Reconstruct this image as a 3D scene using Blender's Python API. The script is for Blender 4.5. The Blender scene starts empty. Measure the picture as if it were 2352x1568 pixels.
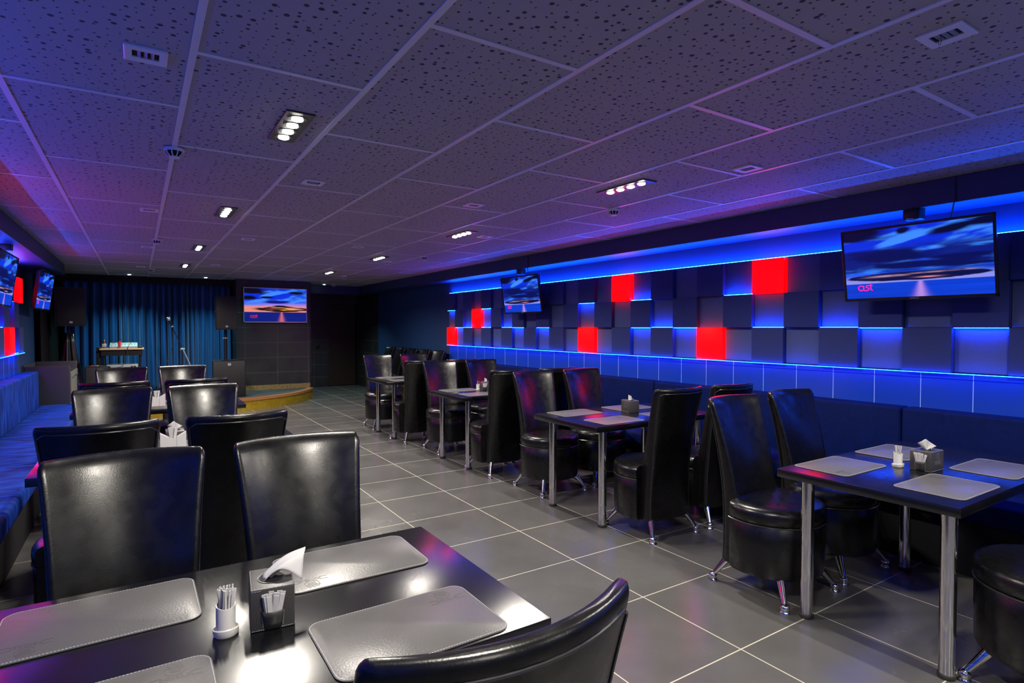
import bpy, bmesh, math, random
import numpy as np
from mathutils import Vector, Matrix
random.seed(7)
R = math.radians
C = bpy.context.scene.collection
sc = bpy.context.scene

# ------------------------------------------------------------------ camera, world, exposure
cam = bpy.data.cameras.new('camera'); cam.sensor_width = 36.0; cam.lens = 36.0*1331.5/2352
cam.clip_start = .02
cam_o = bpy.data.objects.new('camera', cam); C.objects.link(cam_o)
cam_o.location = (0, 0, 1.45); cam_o.rotation_euler = (R(90-1.377), 0, R(-32.828))
sc.camera = cam_o
w = bpy.data.worlds.new('world'); sc.world = w; w.use_nodes = True
w.node_tree.nodes['Background'].inputs[0].default_value = (.01, .015, .03, 1)
w.node_tree.nodes['Background'].inputs[1].default_value = .3
sc.view_settings.view_transform = 'Standard'; sc.view_settings.look = 'None'
sc.view_settings.exposure = 0.0; sc.view_settings.gamma = 1.0; sc.view_settings.use_curve_mapping = False
sc.cycles.use_denoising = True
sc.cycles.max_bounces = 8; sc.cycles.diffuse_bounces = 4; sc.cycles.glossy_bounces = 4
sc.cycles.sample_clamp_indirect = 6.0

SPOT_W = 50.0        # each of the four lamps in a downlight
LED_S = 330.0        # blue strip emission
RED_S = 8.0         # red light boxes
BULB_S = 30.0

# ------------------------------------------------------------------ room constants (metres; camera above x=0,y=0)
CEIL = 2.395
XR, XL = 4.64, -1.26           # walls
PR, PL = 4.55, -1.17           # raised panel faces
YB, YC = -2.6, 13.1            # back wall, curtain plane
YTOP = 9.155                   # far end of the panel field
ROWS = [(1.745, 2.04), (1.45, 1.745), (1.15, 1.45)]
ROWN = ['top', 'middle', 'bottom']

# ------------------------------------------------------------------ materials
MATS = {}
def mat(name, col, rough=.5, metal=0, spec=.5, emit=None, es=0, sheen=0, coat=0):
    if name in MATS: return MATS[name]
    m = bpy.data.materials.new(name); m.use_nodes = True
    b = m.node_tree.nodes['Principled BSDF']
    b.inputs['Base Color'].default_value = (*col, 1); b.inputs['Roughness'].default_value = rough
    b.inputs['Metallic'].default_value = metal; b.inputs['Specular IOR Level'].default_value = spec
    if emit: b.inputs['Emission Color'].default_value = (*emit, 1); b.inputs['Emission Strength'].default_value = es
    if sheen: b.inputs['Sheen Weight'].default_value = sheen; b.inputs['Sheen Roughness'].default_value = .4
    if coat: b.inputs['Coat Weight'].default_value = coat
    MATS[name] = m; return m
def N(m, t, **kw):
    n = m.node_tree.nodes.new(t)
    for k, v in kw.items(): setattr(n, k, v)
    return n
def L(m, a, b): m.node_tree.links.new(a, b)
def bsdf(m): return m.node_tree.nodes['Principled BSDF']
def math_n(m, op, a, b=None, c=None):
    n = N(m, 'ShaderNodeMath', operation=op)
    for i, v in enumerate((a, b, c)):
        if v is None: continue
        if isinstance(v, (int, float)): n.inputs[i].default_value = v
        else: L(m, v, n.inputs[i])
    return n.outputs[0]
def mixc(m, f, a, b):
    n = N(m, 'ShaderNodeMix', data_type='RGBA')
    if isinstance(f, (int, float)): n.inputs[0].default_value = f
    else: L(m, f, n.inputs[0])
    for i, v in ((6, a), (7, b)):
        if isinstance(v, tuple): n.inputs[i].default_value = (*v, 1)
        else: L(m, v, n.inputs[i])
    return n.outputs[2]
def pos(m): return N(m, 'ShaderNodeNewGeometry').outputs['Position']
def objc(m): return N(m, 'ShaderNodeTexCoord').outputs['Object']
def noise(m, vec, scale, detail=3, rough=.5, dist=0):
    n = N(m, 'ShaderNodeTexNoise'); n.inputs['Scale'].default_value = scale
    n.inputs['Detail'].default_value = detail; n.inputs['Roughness'].default_value = rough; n.inputs['Distortion'].default_value = dist
    L(m, vec, n.inputs['Vector']); return n.outputs['Fac']
def bump(m, h, strength, dist=.01, normal=None):
    n = N(m, 'ShaderNodeBump'); n.inputs['Strength'].default_value = strength; n.inputs['Distance'].default_value = dist
    L(m, h, n.inputs['Height'])
    if normal is not None: L(m, normal, n.inputs['Normal'])
    L(m, n.outputs[0], bsdf(m).inputs['Normal']); return n.outputs[0]
def ramp(m, f, a, b, x0=0., x1=1.):
    n = N(m, 'ShaderNodeMapRange'); n.inputs[1].default_value = x0; n.inputs[2].default_value = x1
    n.inputs[3].default_value = a; n.inputs[4].default_value = b; L(m, f, n.inputs[0]); return n.outputs[0]
def gridmask(m, axes, pitch, phase, width):
    """1 on grid lines of a rectangular tiling along the two given world axes"""
    sx = N(m, 'ShaderNodeSeparateXYZ'); L(m, pos(m), sx.inputs[0])
    out = None
    for ax, p, ph in zip(axes, pitch, phase):
        t = math_n(m, 'SUBTRACT', sx.outputs[ax], ph)
        t = math_n(m, 'DIVIDE', t, p)
        t = math_n(m, 'FRACT', t)
        t = math_n(m, 'SUBTRACT', t, .5); t = math_n(m, 'ABSOLUTE', t)
        t = math_n(m, 'GREATER_THAN', t, .5-width/(2*p))
        out = t if out is None else math_n(m, 'MAXIMUM', out, t)
    return out
def tiled(name, col, grout, axes, pitch, phase, width, rough, nscale=3., nvar=.25, spec=.5, brough=.6, fine=0.):
    m = mat(name, col, rough, spec=spec)
    g = gridmask(m, axes, pitch, phase, width)
    n = noise(m, pos(m), nscale, 4, .6)
    c2 = mixc(m, n, tuple(c*(1-nvar) for c in col), tuple(c*(1+nvar) for c in col))
    L(m, mixc(m, g, c2, grout), bsdf(m).inputs['Base Color'])
    rr = ramp(m, n, rough*.85, rough*1.15, .3, .7)
    mx = math_n(m, 'MULTIPLY_ADD', g, brough-rough, rr); L(m, mx, bsdf(m).inputs['Roughness'])
    h = math_n(m, 'MULTIPLY', g, -1.)
    if fine:
        f = noise(m, pos(m), 60, 5, .65); h = math_n(m, 'MULTIPLY_ADD', f, fine, h)
    bump(m, h, .5, .002); return m

M_floor = tiled('floor_tile', (.075, .073, .072), (.40, .37, .30), (0, 1), (.603, .603), (1.664, 2.815), .006, .25, 2.2, .28)
M_tile = tiled('blue_wall_tile', (.009, .050, .36), (.35, .55, .9), (1, 2), (.3042, .6), (9.155, .61), .004, .22, 1.5, .08)
M_slate = tiled('black_slate_tile', (.013, .014, .0155), (.075, .075, .078), (0, 2), (.603, .3), (1.767, 1.45), .006, .42, 4, .3, fine=1.2)
M_slate_s = tiled('black_slate_tile_side', (.013, .014, .0155), (.075, .075, .078), (1, 2), (.603, .3), (13.2, 1.45), .006, .42, 4, .3, fine=1.2)
M_navy = mat('navy_paint', (.005, .030, .105), .55)
bump(M_navy, noise(M_navy, pos(M_navy), 180, 3), .08, .002)
M_beam = mat('navy_beam_paint', (.007, .014, .085), .5)
M_white = mat('white_metal', (.55, .54, .56), .35)
M_grid = mat('ceiling_grid_metal', (.52, .50, .54), .38, spec=.6)

m = M_ceil = mat('perforated_gypsum', (.30, .285, .30), .75, spec=.25)
v = N(m, 'ShaderNodeTexVoronoi', voronoi_dimensions='2D', feature='F1'); v.inputs['Scale'].default_value = 25; v.inputs['Randomness'].default_value = .78
L(m, pos(m), v.inputs['Vector'])
sr = N(m, 'ShaderNodeSeparateColor'); L(m, v.outputs['Color'], sr.inputs[0])
rad = math_n(m, 'POWER', sr.outputs[0], 2.6); rad = math_n(m, 'MULTIPLY_ADD', rad, .15, .070)
d = math_n(m, 'SUBTRACT', rad, v.outputs['Distance'])
hole = ramp(m, d, 0., 1., -.012, .012)
L(m, mixc(m, hole, (.30, .285, .30), (.05, .046, .058)), bsdf(m).inputs['Base Color'])
bump(m, math_n(m, 'MULTIPLY', hole, -1.), .9, .006)

def leather(name, col, rough, bs, sc_=1.0, spec=.5):
    m = mat(name, col, rough, spec=spec)
    o = objc(m)
    a = noise(m, o, 330*sc_, 2, .5); b2 = noise(m, o, 24*sc_, 2, .45)
    h = math_n(m, 'MULTIPLY_ADD', b2, .25, a)
    bump(m, h, bs, .0022)
    L(m, ramp(m, b2, rough*.9, rough*1.15, .3, .7), bsdf(m).inputs['Roughness']); return m
M_leather = leather('black_leather', (.0032, .0032, .0034), .27, .10)
M_pipe = mat('black_piping', (.02, .02, .021), .25, spec=.9)
M_matl = leather('grey_leather', (.085, .082, .082), .34, .18, .6, .3)
M_boxl = leather('charcoal_leather', (.030, .029, .029), .45, .25)
M_chrome = mat('chrome', (.78, .77, .76), .10, 1.0)
M_black = mat('black_plastic', (.006, .006, .0065), .4, spec=.4)
M_matte = mat('black_matte', (.008, .008, .009), .7, spec=.2)
M_rubber = mat('black_rubber', (.015, .015, .015), .6)
M_stitch = mat('pale_thread', (.48, .48, .50), .6)
M_emb = mat('embossed_mark', (.055, .054, .055), .4)
M_emb_l = mat('embossed_mark_light', (.10, .098, .095), .35)
M_paper = mat('white_paper', (.42, .415, .41), .65, spec=.2)
bump(M_paper, noise(M_paper, objc(M_paper), 90, 3), .25, .002)
M_plast = mat('white_plastic', (.55, .54, .52), .3)
M_wood = mat('toothpick_wood', (.62, .47, .27), .6)
m = M_top = mat('black_table_laminate', (.003, .0033, .0042), .22, spec=.95)
bump(m, noise(m, pos(m), 420, 2), .05, .001)
m = M_velvet = mat('blue_velvet', (.003, .022, .16), .7, spec=.08, sheen=0)
m.node_tree.nodes['Principled BSDF'].inputs['Sheen Tint'].default_value = (.08, .2, .9, 1)
nv = noise(m, pos(m), 9, 4, .6, 1.2); L(m, mixc(m, nv, (.0005, .0028, .032), (.0018, .010, .095)), bsdf(m).inputs['Base Color'])
bump(m, noise(m, pos(m), 300, 2), .25, .002)
m = M_velvet_lit = mat('lit_brushed_velvet', (.004, .03, .22), .7, spec=.08)  # left bench velvet: brushed nap, lightened overall to paint in strip and screen light
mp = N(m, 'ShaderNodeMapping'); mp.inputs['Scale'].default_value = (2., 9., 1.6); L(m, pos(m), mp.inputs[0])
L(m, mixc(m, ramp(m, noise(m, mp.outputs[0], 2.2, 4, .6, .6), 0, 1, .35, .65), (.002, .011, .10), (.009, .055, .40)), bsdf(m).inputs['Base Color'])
m = M_curt = mat('teal_blue_curtain', (.004, .062, .24), .42, spec=.5, sheen=.2)
bump(m, noise(m, pos(m), 160, 2), .2, .002)
M_drape = mat('black_drape', (.006, .006, .008), .75, spec=.15)
def felt(name, col):
    m = mat(name, col, .8, spec=.25)
    n = noise(m, pos(m), 330, 2, .6); L(m, mixc(m, n, tuple(c*.75 for c in col), tuple(c*1.3 for c in col)), bsdf(m).inputs['Base Color'])
    bump(m, n, .5, .0025); return m
M_raised = felt('navy_felt', (.028, .040, .145))
M_recess = felt('navy_felt_lit', (.066, .088, .21))  # same felt as the raised panels, lightened to paint in the cell glow
M_red = mat('red_acrylic', (.4, .002, .003), .4, spec=.2, emit=(1, .00005, .0002), es=RED_S)
M_led = mat('blue_led', (.1, .2, .6), .5, emit=(.003, .085, 1.), es=LED_S)
M_led_b = mat('blue_led_lower', (.1, .2, .6), .5, emit=(.003, .085, 1.), es=46)
M_led_c = mat('blue_led_cell', (.1, .2, .6), .5, emit=(.003, .07, 1.), es=170)
M_bulb = mat('lamp_bulb', (1, 1, 1), .3, emit=(1, .95, .80), es=BULB_S)
M_bulbg = mat('lamp_bulb_cool', (1, 1, 1), .3, emit=(.45, 1, .85), es=20)
m = M_gold = mat('gold_foil', (.62, .45, .035), .42, .75)
L(m, mixc(m, noise(m, pos(m), 13, 4, .6, 1.), (.28, .20, .01), (.85, .62, .05)), bsdf(m).inputs['Base Color'])
bump(m, noise(m, pos(m), 60, 4, .6, .5), .5, .006)
m = M_mos = tiled('gold_mosaic', (.42, .31, .12), (.16, .12, .06), (0, 2), (.022, .022), (0, 0), .003, .3, 25, .7)
bsdf(m).inputs['Metallic'].default_value = .6
M_rim = mat('copper_wood_trim', (.30, .13, .04), .32)
m = M_carpet = mat('grey_carpet', (.055, .058, .065), .95, spec=.1)
bump(m, noise(m, pos(m), 240, 2), .6, .004)
M_door = mat('dark_wood_door', (.020, .009, .005), .45)
M_cab = mat('grey_laminate', (.032, .037, .042), .45)
M_cabl = mat('light_grey_edge', (.17, .165, .15), .45)
M_ply = mat('pale_wood_top', (.55, .34, .17), .45)
M_alu = mat('brushed_aluminium', (.62, .63, .63), .32, .8)
M_ampf = mat('silver_amplifier_face', (.42, .46, .47), .38, .35)
M_yel = mat('yellow_sticker', (.75, .62, .01), .5)
M_redp = mat('red_plastic', (.6, .03, .03), .4)
M_grille = mat('speaker_grille', (.008, .008, .009), .6, .2)
bump(M_grille, noise(M_grille, objc(M_grille), 260, 1), .6, .002)
M_pink = mat('pink_logo', (.3, .0, .1), .5, emit=(1., .012, .32), es=1.1)
M_rlogo = mat('red_logo', (.3, .0, .02), .5, emit=(.80, .012, .045), es=1.)
M_silver = mat('silver_lettering', (.6, .6, .62), .3, .5)
m = M_screen = mat('lit_screen', (.004, .004, .006), .3, spec=.12)
at = N(m, 'ShaderNodeVertexColor', layer_name='picture')
L(m, at.outputs[0], bsdf(m).inputs['Emission Color']); bsdf(m).inputs['Emission Strength'].default_value = 1.0

# ------------------------------------------------------------------ mesh helpers
class MB:
    def __init__(s): s.bm = bmesh.new()
    def box(s, x0, x1, y0, y1, z0, z1, bev=0, seg=2, M=None):
        r = bmesh.ops.create_cube(s.bm, size=1)
        vs = r['verts']
        for v in vs: v.co = Vector(((x0+x1)/2+v.co.x*(x1-x0), (y0+y1)/2+v.co.y*(y1-y0), (z0+z1)/2+v.co.z*(z1-z0)))
        if bev:
            es = list({e for v in vs for e in v.link_edges})
            r2 = bmesh.ops.bevel(s.bm, geom=es, offset=bev, segments=seg, profile=.5, affect='EDGES', clamp_overlap=True)
            vs = list({v for f in r2['faces'] for v in f.verts} | {v for v in vs if v.is_valid})
        if M is not None:
            for v in vs: v.co = M @ v.co
        return s
    def loft(s, rings, close_start=True, close_end=True, cyclic=True):
        rv = [[s.bm.verts.new(p) for p in ring] for ring in rings]
        n = len(rv[0])
        for a, b in zip(rv, rv[1:]):
            for i in range(n if cyclic else n-1):
                j = (i+1) % n; s.bm.faces.new((a[i], a[j], b[j], b[i]))
        if cyclic and close_start: s.bm.faces.new(list(reversed(rv[0])))
        if cyclic and close_end: s.bm.faces.new(rv[-1])
        return s
    def lathe(s, prof, n=20, c=(0, 0), M=None):
        rings = []
        for r, z in prof:
            ring = [Vector((c[0]+r*math.cos(2*math.pi*i/n), c[1]+r*math.sin(2*math.pi*i/n), z)) for i in range(n)]
            rings.append([M @ p for p in ring] if M is not None else ring)
        return s.loft(rings)
    def rod(s, a, b, r0, r1=None, n=12):
        a, b = Vector(a), Vector(b); r1 = r0 if r1 is None else r1
        d = (b-a).normalized(); u = d.orthogonal().normalized(); w_ = d.cross(u)
        f = lambda p, r: [p+(u*math.cos(2*math.pi*i/n)+w_*math.sin(2*math.pi*i/n))*r for i in range(n)]
        return s.loft([f(a, r0), f(b, r1)])
    def tube(s, pts, r, n=8, closed=False):
        pts = [Vector(p) for p in pts]; k = len(pts); rings = []; u = None
        for i, p in enumerate(pts):
            if closed: d = pts[(i+1) % k]-pts[i-1]
            else: d = pts[min(i+1, k-1)]-pts[max(i-1, 0)]
            d.normalize()
            u = d.orthogonal().normalized() if u is None else (u-d*u.dot(d)).normalized()
            w_ = d.cross(u)
            rings.append([p+(u*math.cos(2*math.pi*j/n)+w_*math.sin(2*math.pi*j/n))*r for j in range(n)])
        if closed: rings.append(rings[0][:]); return s.loft(rings, False, False)
        return s.loft(rings)
    def prism(s, pts, z0, z1, M=None):
        a = [Vector((p[0], p[1], z0)) for p in pts]; b = [Vector((p[0], p[1], z1)) for p in pts]
        if M is not None: a = [M @ p for p in a]; b = [M @ p for p in b]
        return s.loft([a, b])
    def sheet(s, grid):
        rv = [[s.bm.verts.new(p) for p in row] for row in grid]
        for a, b in zip(rv, rv[1:]):
            for i in range(len(a)-1): s.bm.faces.new((a[i], a[i+1], b[i+1], b[i]))
        return s
    def build(s, name, m, parent=None, smooth=35, solid=0):
        bmesh.ops.remove_doubles(s.bm, verts=s.bm.verts, dist=1e-6)
        bmesh.ops.recalc_face_normals(s.bm, faces=s.bm.faces)
        me = bpy.data.meshes.new(name); s.bm.to_mesh(me); s.bm.free()
        if smooth:
            for p in me.polygons: p.use_smooth = True
            me.set_sharp_from_angle(angle=R(smooth))
        me.materials.append(m)
        o = bpy.data.objects.new(name, me); C.objects.link(o)
        if parent is not None: o.parent = parent
        if solid:
            md = o.modifiers.new('thickness', 'SOLIDIFY'); md.thickness = solid; md.offset = 0
        return o
def tag(o, label, cat, group=None):
    o['label'] = label; o['category'] = cat
    if group: o['group'] = group
    return o
def thing(name, label, cat, loc=(0, 0, 0), rz=0, group=None):
    o = bpy.data.objects.new(name, None); o.empty_display_size = .05; C.objects.link(o)
    o.location = loc; o.rotation_euler = (0, 0, rz); return tag(o, label, cat, group)
def struct(o): o['kind'] = 'structure'; return o
def kids(o): return [c for c in bpy.data.objects if c.parent == o]
def dup(root, loc, rz, label, group=None, childmap=None):
    r = root.copy(); C.objects.link(r); r.location = loc; r.rotation_euler = (0, 0, rz); r['label'] = label
    if group: r['group'] = group
    for ch in (childmap or tree)(root):
        c = ch[0].copy(); C.objects.link(c); c.parent = r
        for g in ch[1]: d = g.copy(); C.objects.link(d); d.parent = c
    return r
_tree = {}
def tree(root):
    if root.name not in _tree: _tree[root.name] = [(c, kids(c)) for c in kids(root)]
    return _tree[root.name]
def text_mesh(name, s, size, m, parent, Mx, extrude=.0005, bold=0., spacing=1.0):
    cu = bpy.data.curves.new('t', 'FONT'); cu.body = s; cu.size = size; cu.extrude = extrude; cu.offset = bold
    cu.align_x = 'CENTER'; cu.align_y = 'CENTER'; cu.space_character = spacing; cu.resolution_u = 4
    to = bpy.data.objects.new('t', cu); C.objects.link(to)
    dg = bpy.context.evaluated_depsgraph_get(); me = bpy.data.meshes.new_from_object(to.evaluated_get(dg))
    bpy.data.objects.remove(to); bpy.data.curves.remove(cu)
    me.name = name; me.materials.clear(); me.materials.append(m); me.transform(Mx)
    o = bpy.data.objects.new(name, me); C.objects.link(o); o.parent = parent; return o
ORD = ['first', 'second', 'third', 'fourth', 'fifth', 'sixth', 'seventh', 'eighth', 'ninth', 'tenth', 'eleventh', 'twelfth', 'thirteenth',
       'fourteenth', 'fifteenth', 'sixteenth', 'seventeenth', 'eighteenth', 'nineteenth', 'twentieth', 'twenty-first', 'twenty-second',
       'twenty-third', 'twenty-fourth', 'twenty-fifth', 'twenty-sixth', 'twenty-seventh', 'twenty-eighth', 'twenty-ninth', 'thirtieth', 'thirty-first']

# ------------------------------------------------------------------ room shell
struct(MB().box(XL-.2, XR+.2, YB-.1, 14.7, -.1, 0).build('floor', M_floor, smooth=0))
ceil = struct(MB().box(XL-.2, XR+.2, YB-.1, 14.7, CEIL, CEIL+.1).build('ceiling', M_ceil, smooth=0))
g = MB()
xs = [.172+.6*k for k in range(-1, 7)]
for x in xs: g.box(x-.012, x+.012, YB, YC+.9, CEIL-.004, CEIL+.002)
edges = [-.91]+xs+[4.29]
for k in range(len(edges)-1):
    par = round((edges[k]-.172)/.6) if k else -2
    y0 = 2.277 if par % 2 == 0 else 1.677
    for n in range(-4, 11):
        y = y0+1.2*n
        if YB < y < YC+.8: g.box(edges[k]+.012, edges[k+1]-.012, y-.012, y+.012, CEIL-.0035, CEIL+.002)
g.build('grid_profile', M_grid, ceil, smooth=0)
struct(MB().box(XR, XR+.15, YB-.1, 12.86, 0, CEIL).build('wall_right', M_navy, smooth=0))
struct(MB().box(XR, XR+.15, 12.86, 14.7, 0, CEIL).build('wall_right_tiled', M_slate_s, smooth=0))
struct(MB().box(XL-.15, XL, YB-.1, YC+.3, 0, CEIL).build('wall_left', M_navy, smooth=0))
struct(MB().box(XL-.15, XR+.15, YB-.2, YB, 0, CEIL).build('wall_back', M_navy, smooth=0))
struct(MB().box(XL-.15, 3.0, YC+.20, YC+.3, 0, CEIL).build('wall_stage', M_matte, smooth=0))
struct(MB().box(1.615, 3.0, 12.42, YC+.20, 0, CEIL).build('wall_screen', M_slate, smooth=0))
sc_in = struct(MB().box(2.9, 3.93, 14.40, 14.55, 0, CEIL).build('wall_corridor', M_slate, smooth=0))
struct(MB().box(3.0, 3.1, 12.7, 14.4, 0, CEIL).build('wall_corridor_side', M_slate_s, smooth=0))
struct(MB().box(3.93, XR, 14.40, 14.55, 2.03, CEIL).build('wall_over_door', M_slate, smooth=0))
struct(MB().box(3.9, XR, 14.56, 14.7, 0, CEIL).build('wall_far', M_matte, smooth=0))
struct(MB().box(3.93, 4.62, 14.47, 14.53, .01, 2.03, .004).build('door_1', M_door, smooth=0))
# dropped beams round the ceiling
struct(MB().box(4.29, XR, YB, 14.4, 2.232, CEIL, .004).build('trim_1', M_beam, smooth=0))
struct(MB().box(XL, -.91, YB, 10.95, 2.232, CEIL, .004).build('trim_2', M_beam, smooth=0))
struct(MB().box(3.0, 4.29, 13.15, 13.45, 2.2, CEIL, .004).build('trim_3', M_beam, smooth=0))
struct(MB().box(XL, 1.615, 12.75, 12.8, 2.27, CEIL).build('trim_4', M_matte, smooth=0))
# blue tile bands behind the benches
struct(MB().box(4.605, XR, YB, YTOP, .60, 1.145).build('trim_5', M_tile, smooth=0))
struct(MB().box(XL, -1.225, YB, YTOP, .60, 1.145).build('trim_6', M_tile, smooth=0))
# gold mosaic skirting on the stage wall
struct(MB().box(1.615, 3.0, 12.405, 12.42, .2, .30).build('baseboard_stage', M_mos, smooth=0))

# ------------------------------------------------------------------ stage
st = thing('stage_platform', 'low curved stage with gold foil front, copper trim and grey carpet top', 'stage', (0, 0, 0))
arc = [(3.04, 12.34), (2.86, 11.98), (2.48, 11.5), (1.99, 11.17), (1.42, 10.97), (.8, 10.9), (.2, 10.93), (-.5, 10.98), (XL+.003, 11.0)]
def smoothpts(p, n=5):
    o = []; P = [Vector((*q, 0)) for q in p]
    for i in range(len(P)-1):
        a, b, c_, d_ = P[max(i-1, 0)], P[i], P[i+1], P[min(i+2, len(P)-1)]
        for k in range(n):
            t = k/n; o.append((.5*((2*b)+(c_-a)*t+(2*a-5*b+4*c_-d_)*t*t+(3*b-a-3*c_+d_)*t**3)).to_2d())
    o.append(P[-1].to_2d()); return [(q.x, q.y) for q in o]
sp = smoothpts(arc)
def off(pts, d_):
    o = []
    for i, p in enumerate(pts):
        a = Vector(pts[max(i-1, 0)]); b = Vector(pts[min(i+1, len(pts)-1)]); t = (b-a).normalized(); n_ = Vector((t.y, -t.x))
        o.append((p[0]+n_.x*d_, p[1]+n_.y*d_))
    return o
inn = [(min(x, 2.99), y) for x, y in off(sp, .10)]
bk = [(XL+.003, YC+.1), (1.61, YC+.1), (1.61, 12.40), (2.99, 12.40)]
MB().prism(inn+bk, .17, .205).build('carpet_top', M_carpet, st, smooth=0)
rimo = off(sp, -.012)
q = MB(); q.loft([[Vector((a[0], a[1], .165)), Vector((b[0], b[1], .165)), Vector((b[0], b[1], .21)), Vector((a[0], a[1], .21))] for a, b in zip(rimo, inn)]); q.build('edge_trim', M_rim, st)
fo = off(sp, .004); fi = off(sp, .03)
q = MB(); q.loft([[Vector((a[0], a[1], .0)), Vector((b[0], b[1], .0)), Vector((b[0], b[1], .165)), Vector((a[0], a[1], .165))] for a, b in zip(fo, fi)]); q.build('gold_front', M_gold, st)

# ------------------------------------------------------------------ wall panels, light boxes and led strips
RED_R = {(2, 0), (2, 12), (2, 18), (1, 3), (0, 14), (0, 20)}
LIT_R = {(1, 0): 't', (1, 2): 'b', (1, 4): 'tb', (2, 1): 't', (1, 6): 'b', (2, 7): 't', (2, 9): 't', (1, 12): 't', (0, 15): 'b', (1, 16): 'b',
         (2, 15): 't', (2, 17): 't', (0, 19): 'b', (1, 20): 'b', (1, 22): 'b', (2, 23): 't', (2, 25): 't', (0, 27): 'b', (1, 28): 't', (2, 29): 't'}
RED_L = {(2, 2), (0, 0), (1, 5), (2, 10), (0, 8), (0, 14), (1, 13)}
LIT_L = {(1, 2): 't', (1, 4): 'b', (2, 5): 't', (2, 1): 'b', (0, 3): 'b', (1, 8): 'b', (2, 9): 't', (1, 12): 't'}
def panels(side, ncol, RED, LIT):
    s = 1 if side == 'right' else -1
    f, wl = (PR, XR) if s > 0 else (PL, XL)
    def bx(mb, xa, xb, y0, y1, z0, z1, bev=0): return mb.box(min(xa, xb), max(xa, xb), y0, y1, z0, z1, bev)
    for c in range(ncol):
        y1 = YTOP-.3*c; y0 = y1-.3
        for r, (z0, z1) in enumerate(ROWS):
            raised = (c+r) % 2 == 0
            place = f'{ROWN[r]} row, {ORD[c]} column from far end, {side} wall'
            if raised and (r, c) in RED:
                o = bx(MB(), f, wl, y0+.001, y1-.001, z0+.001, z1-.001, .004).build('light_box', M_red)
                tag(o, f'glowing red square light box, {place}', 'wall light', f'red light boxes on the {side} wall')
            elif raised:
                o = bx(MB(), f, wl, y0+.001, y1-.001, z0+.001, z1-.001, .004).build('felt_panel', M_raised)
                tag(o, f'raised navy felt square panel, {place}', 'wall panel', f'square panels on the {side} wall')
            else:
                o = bx(MB(), f+.045*s, wl, y0+.001, y1-.001, z0+.001, z1-.001, .002).build('felt_panel', M_recess)
                lit = (r, c) in LIT
                tag(o, ('blue-lit recessed' if lit else 'dull recessed')+f' square panel, {place}', 'wall panel', f'square panels on the {side} wall')
                for k in LIT.get((r, c), ''):
                    zz = z0+.0015 if k == 'b' else z1-.004
                    o = bx(MB(), f+.012*s, f+.020*s, y0+.006, y1-.006, zz, zz+.0025).build('led_strip', M_led_c)
                    tag(o, f'blue led strip, {"lower" if k=="b" else "upper"} edge, {place}', 'led strip', f'short led strips on the {side} wall')
    ya = YB+.3 if s > 0 else YB+.3
    o = bx(MB(), f+.048*s, f+.060*s, ya, YTOP-.01, 2.0470, 2.0492).build('led_strip', M_led)
    bx(MB(), f+.046*s, f+.062*s, ya, YTOP-.01, 2.0396, 2.0469).build('strip_profile', M_black, o, 0)
    tag(o, f'long blue led strip glowing along top of the {side} wall panels', 'led strip')
    o = bx(MB(), f-.010*s, f-.002*s, ya, YTOP-.01, 1.1420, 1.1450).build('led_strip', M_led_b)
    tag(o, f'long blue led strip glowing under the {side} wall panels', 'led strip')
panels('right', 31, RED_R, LIT_R)
panels('left', 15, RED_L, LIT_L)

# ------------------------------------------------------------------ benches
def bench(side, y0, y1, label):
    s = 1 if side == 'right' else -1
    wl = 4.603 if s > 0 else -1.223
    f = 3.99 if s > 0 else -.60
    b = 4.455 if s > 0 else -1.075
    cx = (f+wl)/2; cy = (y0+y1)/2
    t = thing('bench', label, 'bench', (cx, cy, 0), 0, f'velvet wall benches on the {side} side')
    def bx(mb, xa, xb, ya, yb, z0, z1, bev=0, seg=3): return mb.box(min(xa, xb)-cx, max(xa, xb)-cx, ya-cy, yb-cy, z0, z1, bev, seg)
    bx(MB(), f+.06*s, wl, y0+.004, y1-.004, .0, .33).build('base', M_matte, t, smooth=0)
    bx(MB(), f, b-.002*s, y0+.003, y1-.003, .33, .455, .03).build('seat_cushion', M_velvet if s > 0 else M_velvet_lit, t)
    bx(MB(), b, wl, y0+.003, y1-.003, .33, .895, .02).build('backrest', M_velvet if s > 0 else M_velvet_lit, t)
names = ['farthest', 'second farthest', 'middle', 'second nearest', 'nearest']
for i, (a, b_) in enumerate([(6.52, 8.82), (4.217, 6.52), (1.914, 4.217), (-.39, 1.914), (-2.3, -.39)]):
    bench('right', a, b_, f'dark blue velvet bench along right wall under panels, {names[i]} section')
names = ['farthest', 'second farthest', 'third farthest', 'fourth farthest', 'fifth farthest', 'sixth farthest']
for i, (a, b_) in enumerate([(8.15, 9.5), (6.8, 8.15), (5.45, 6.8), (4.1, 5.45), (2.75, 4.1), (1.4, 2.75)]):
    bench('left', a, b_, f'blue velvet bench along left wall, {names[i]} section from camera')

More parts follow.
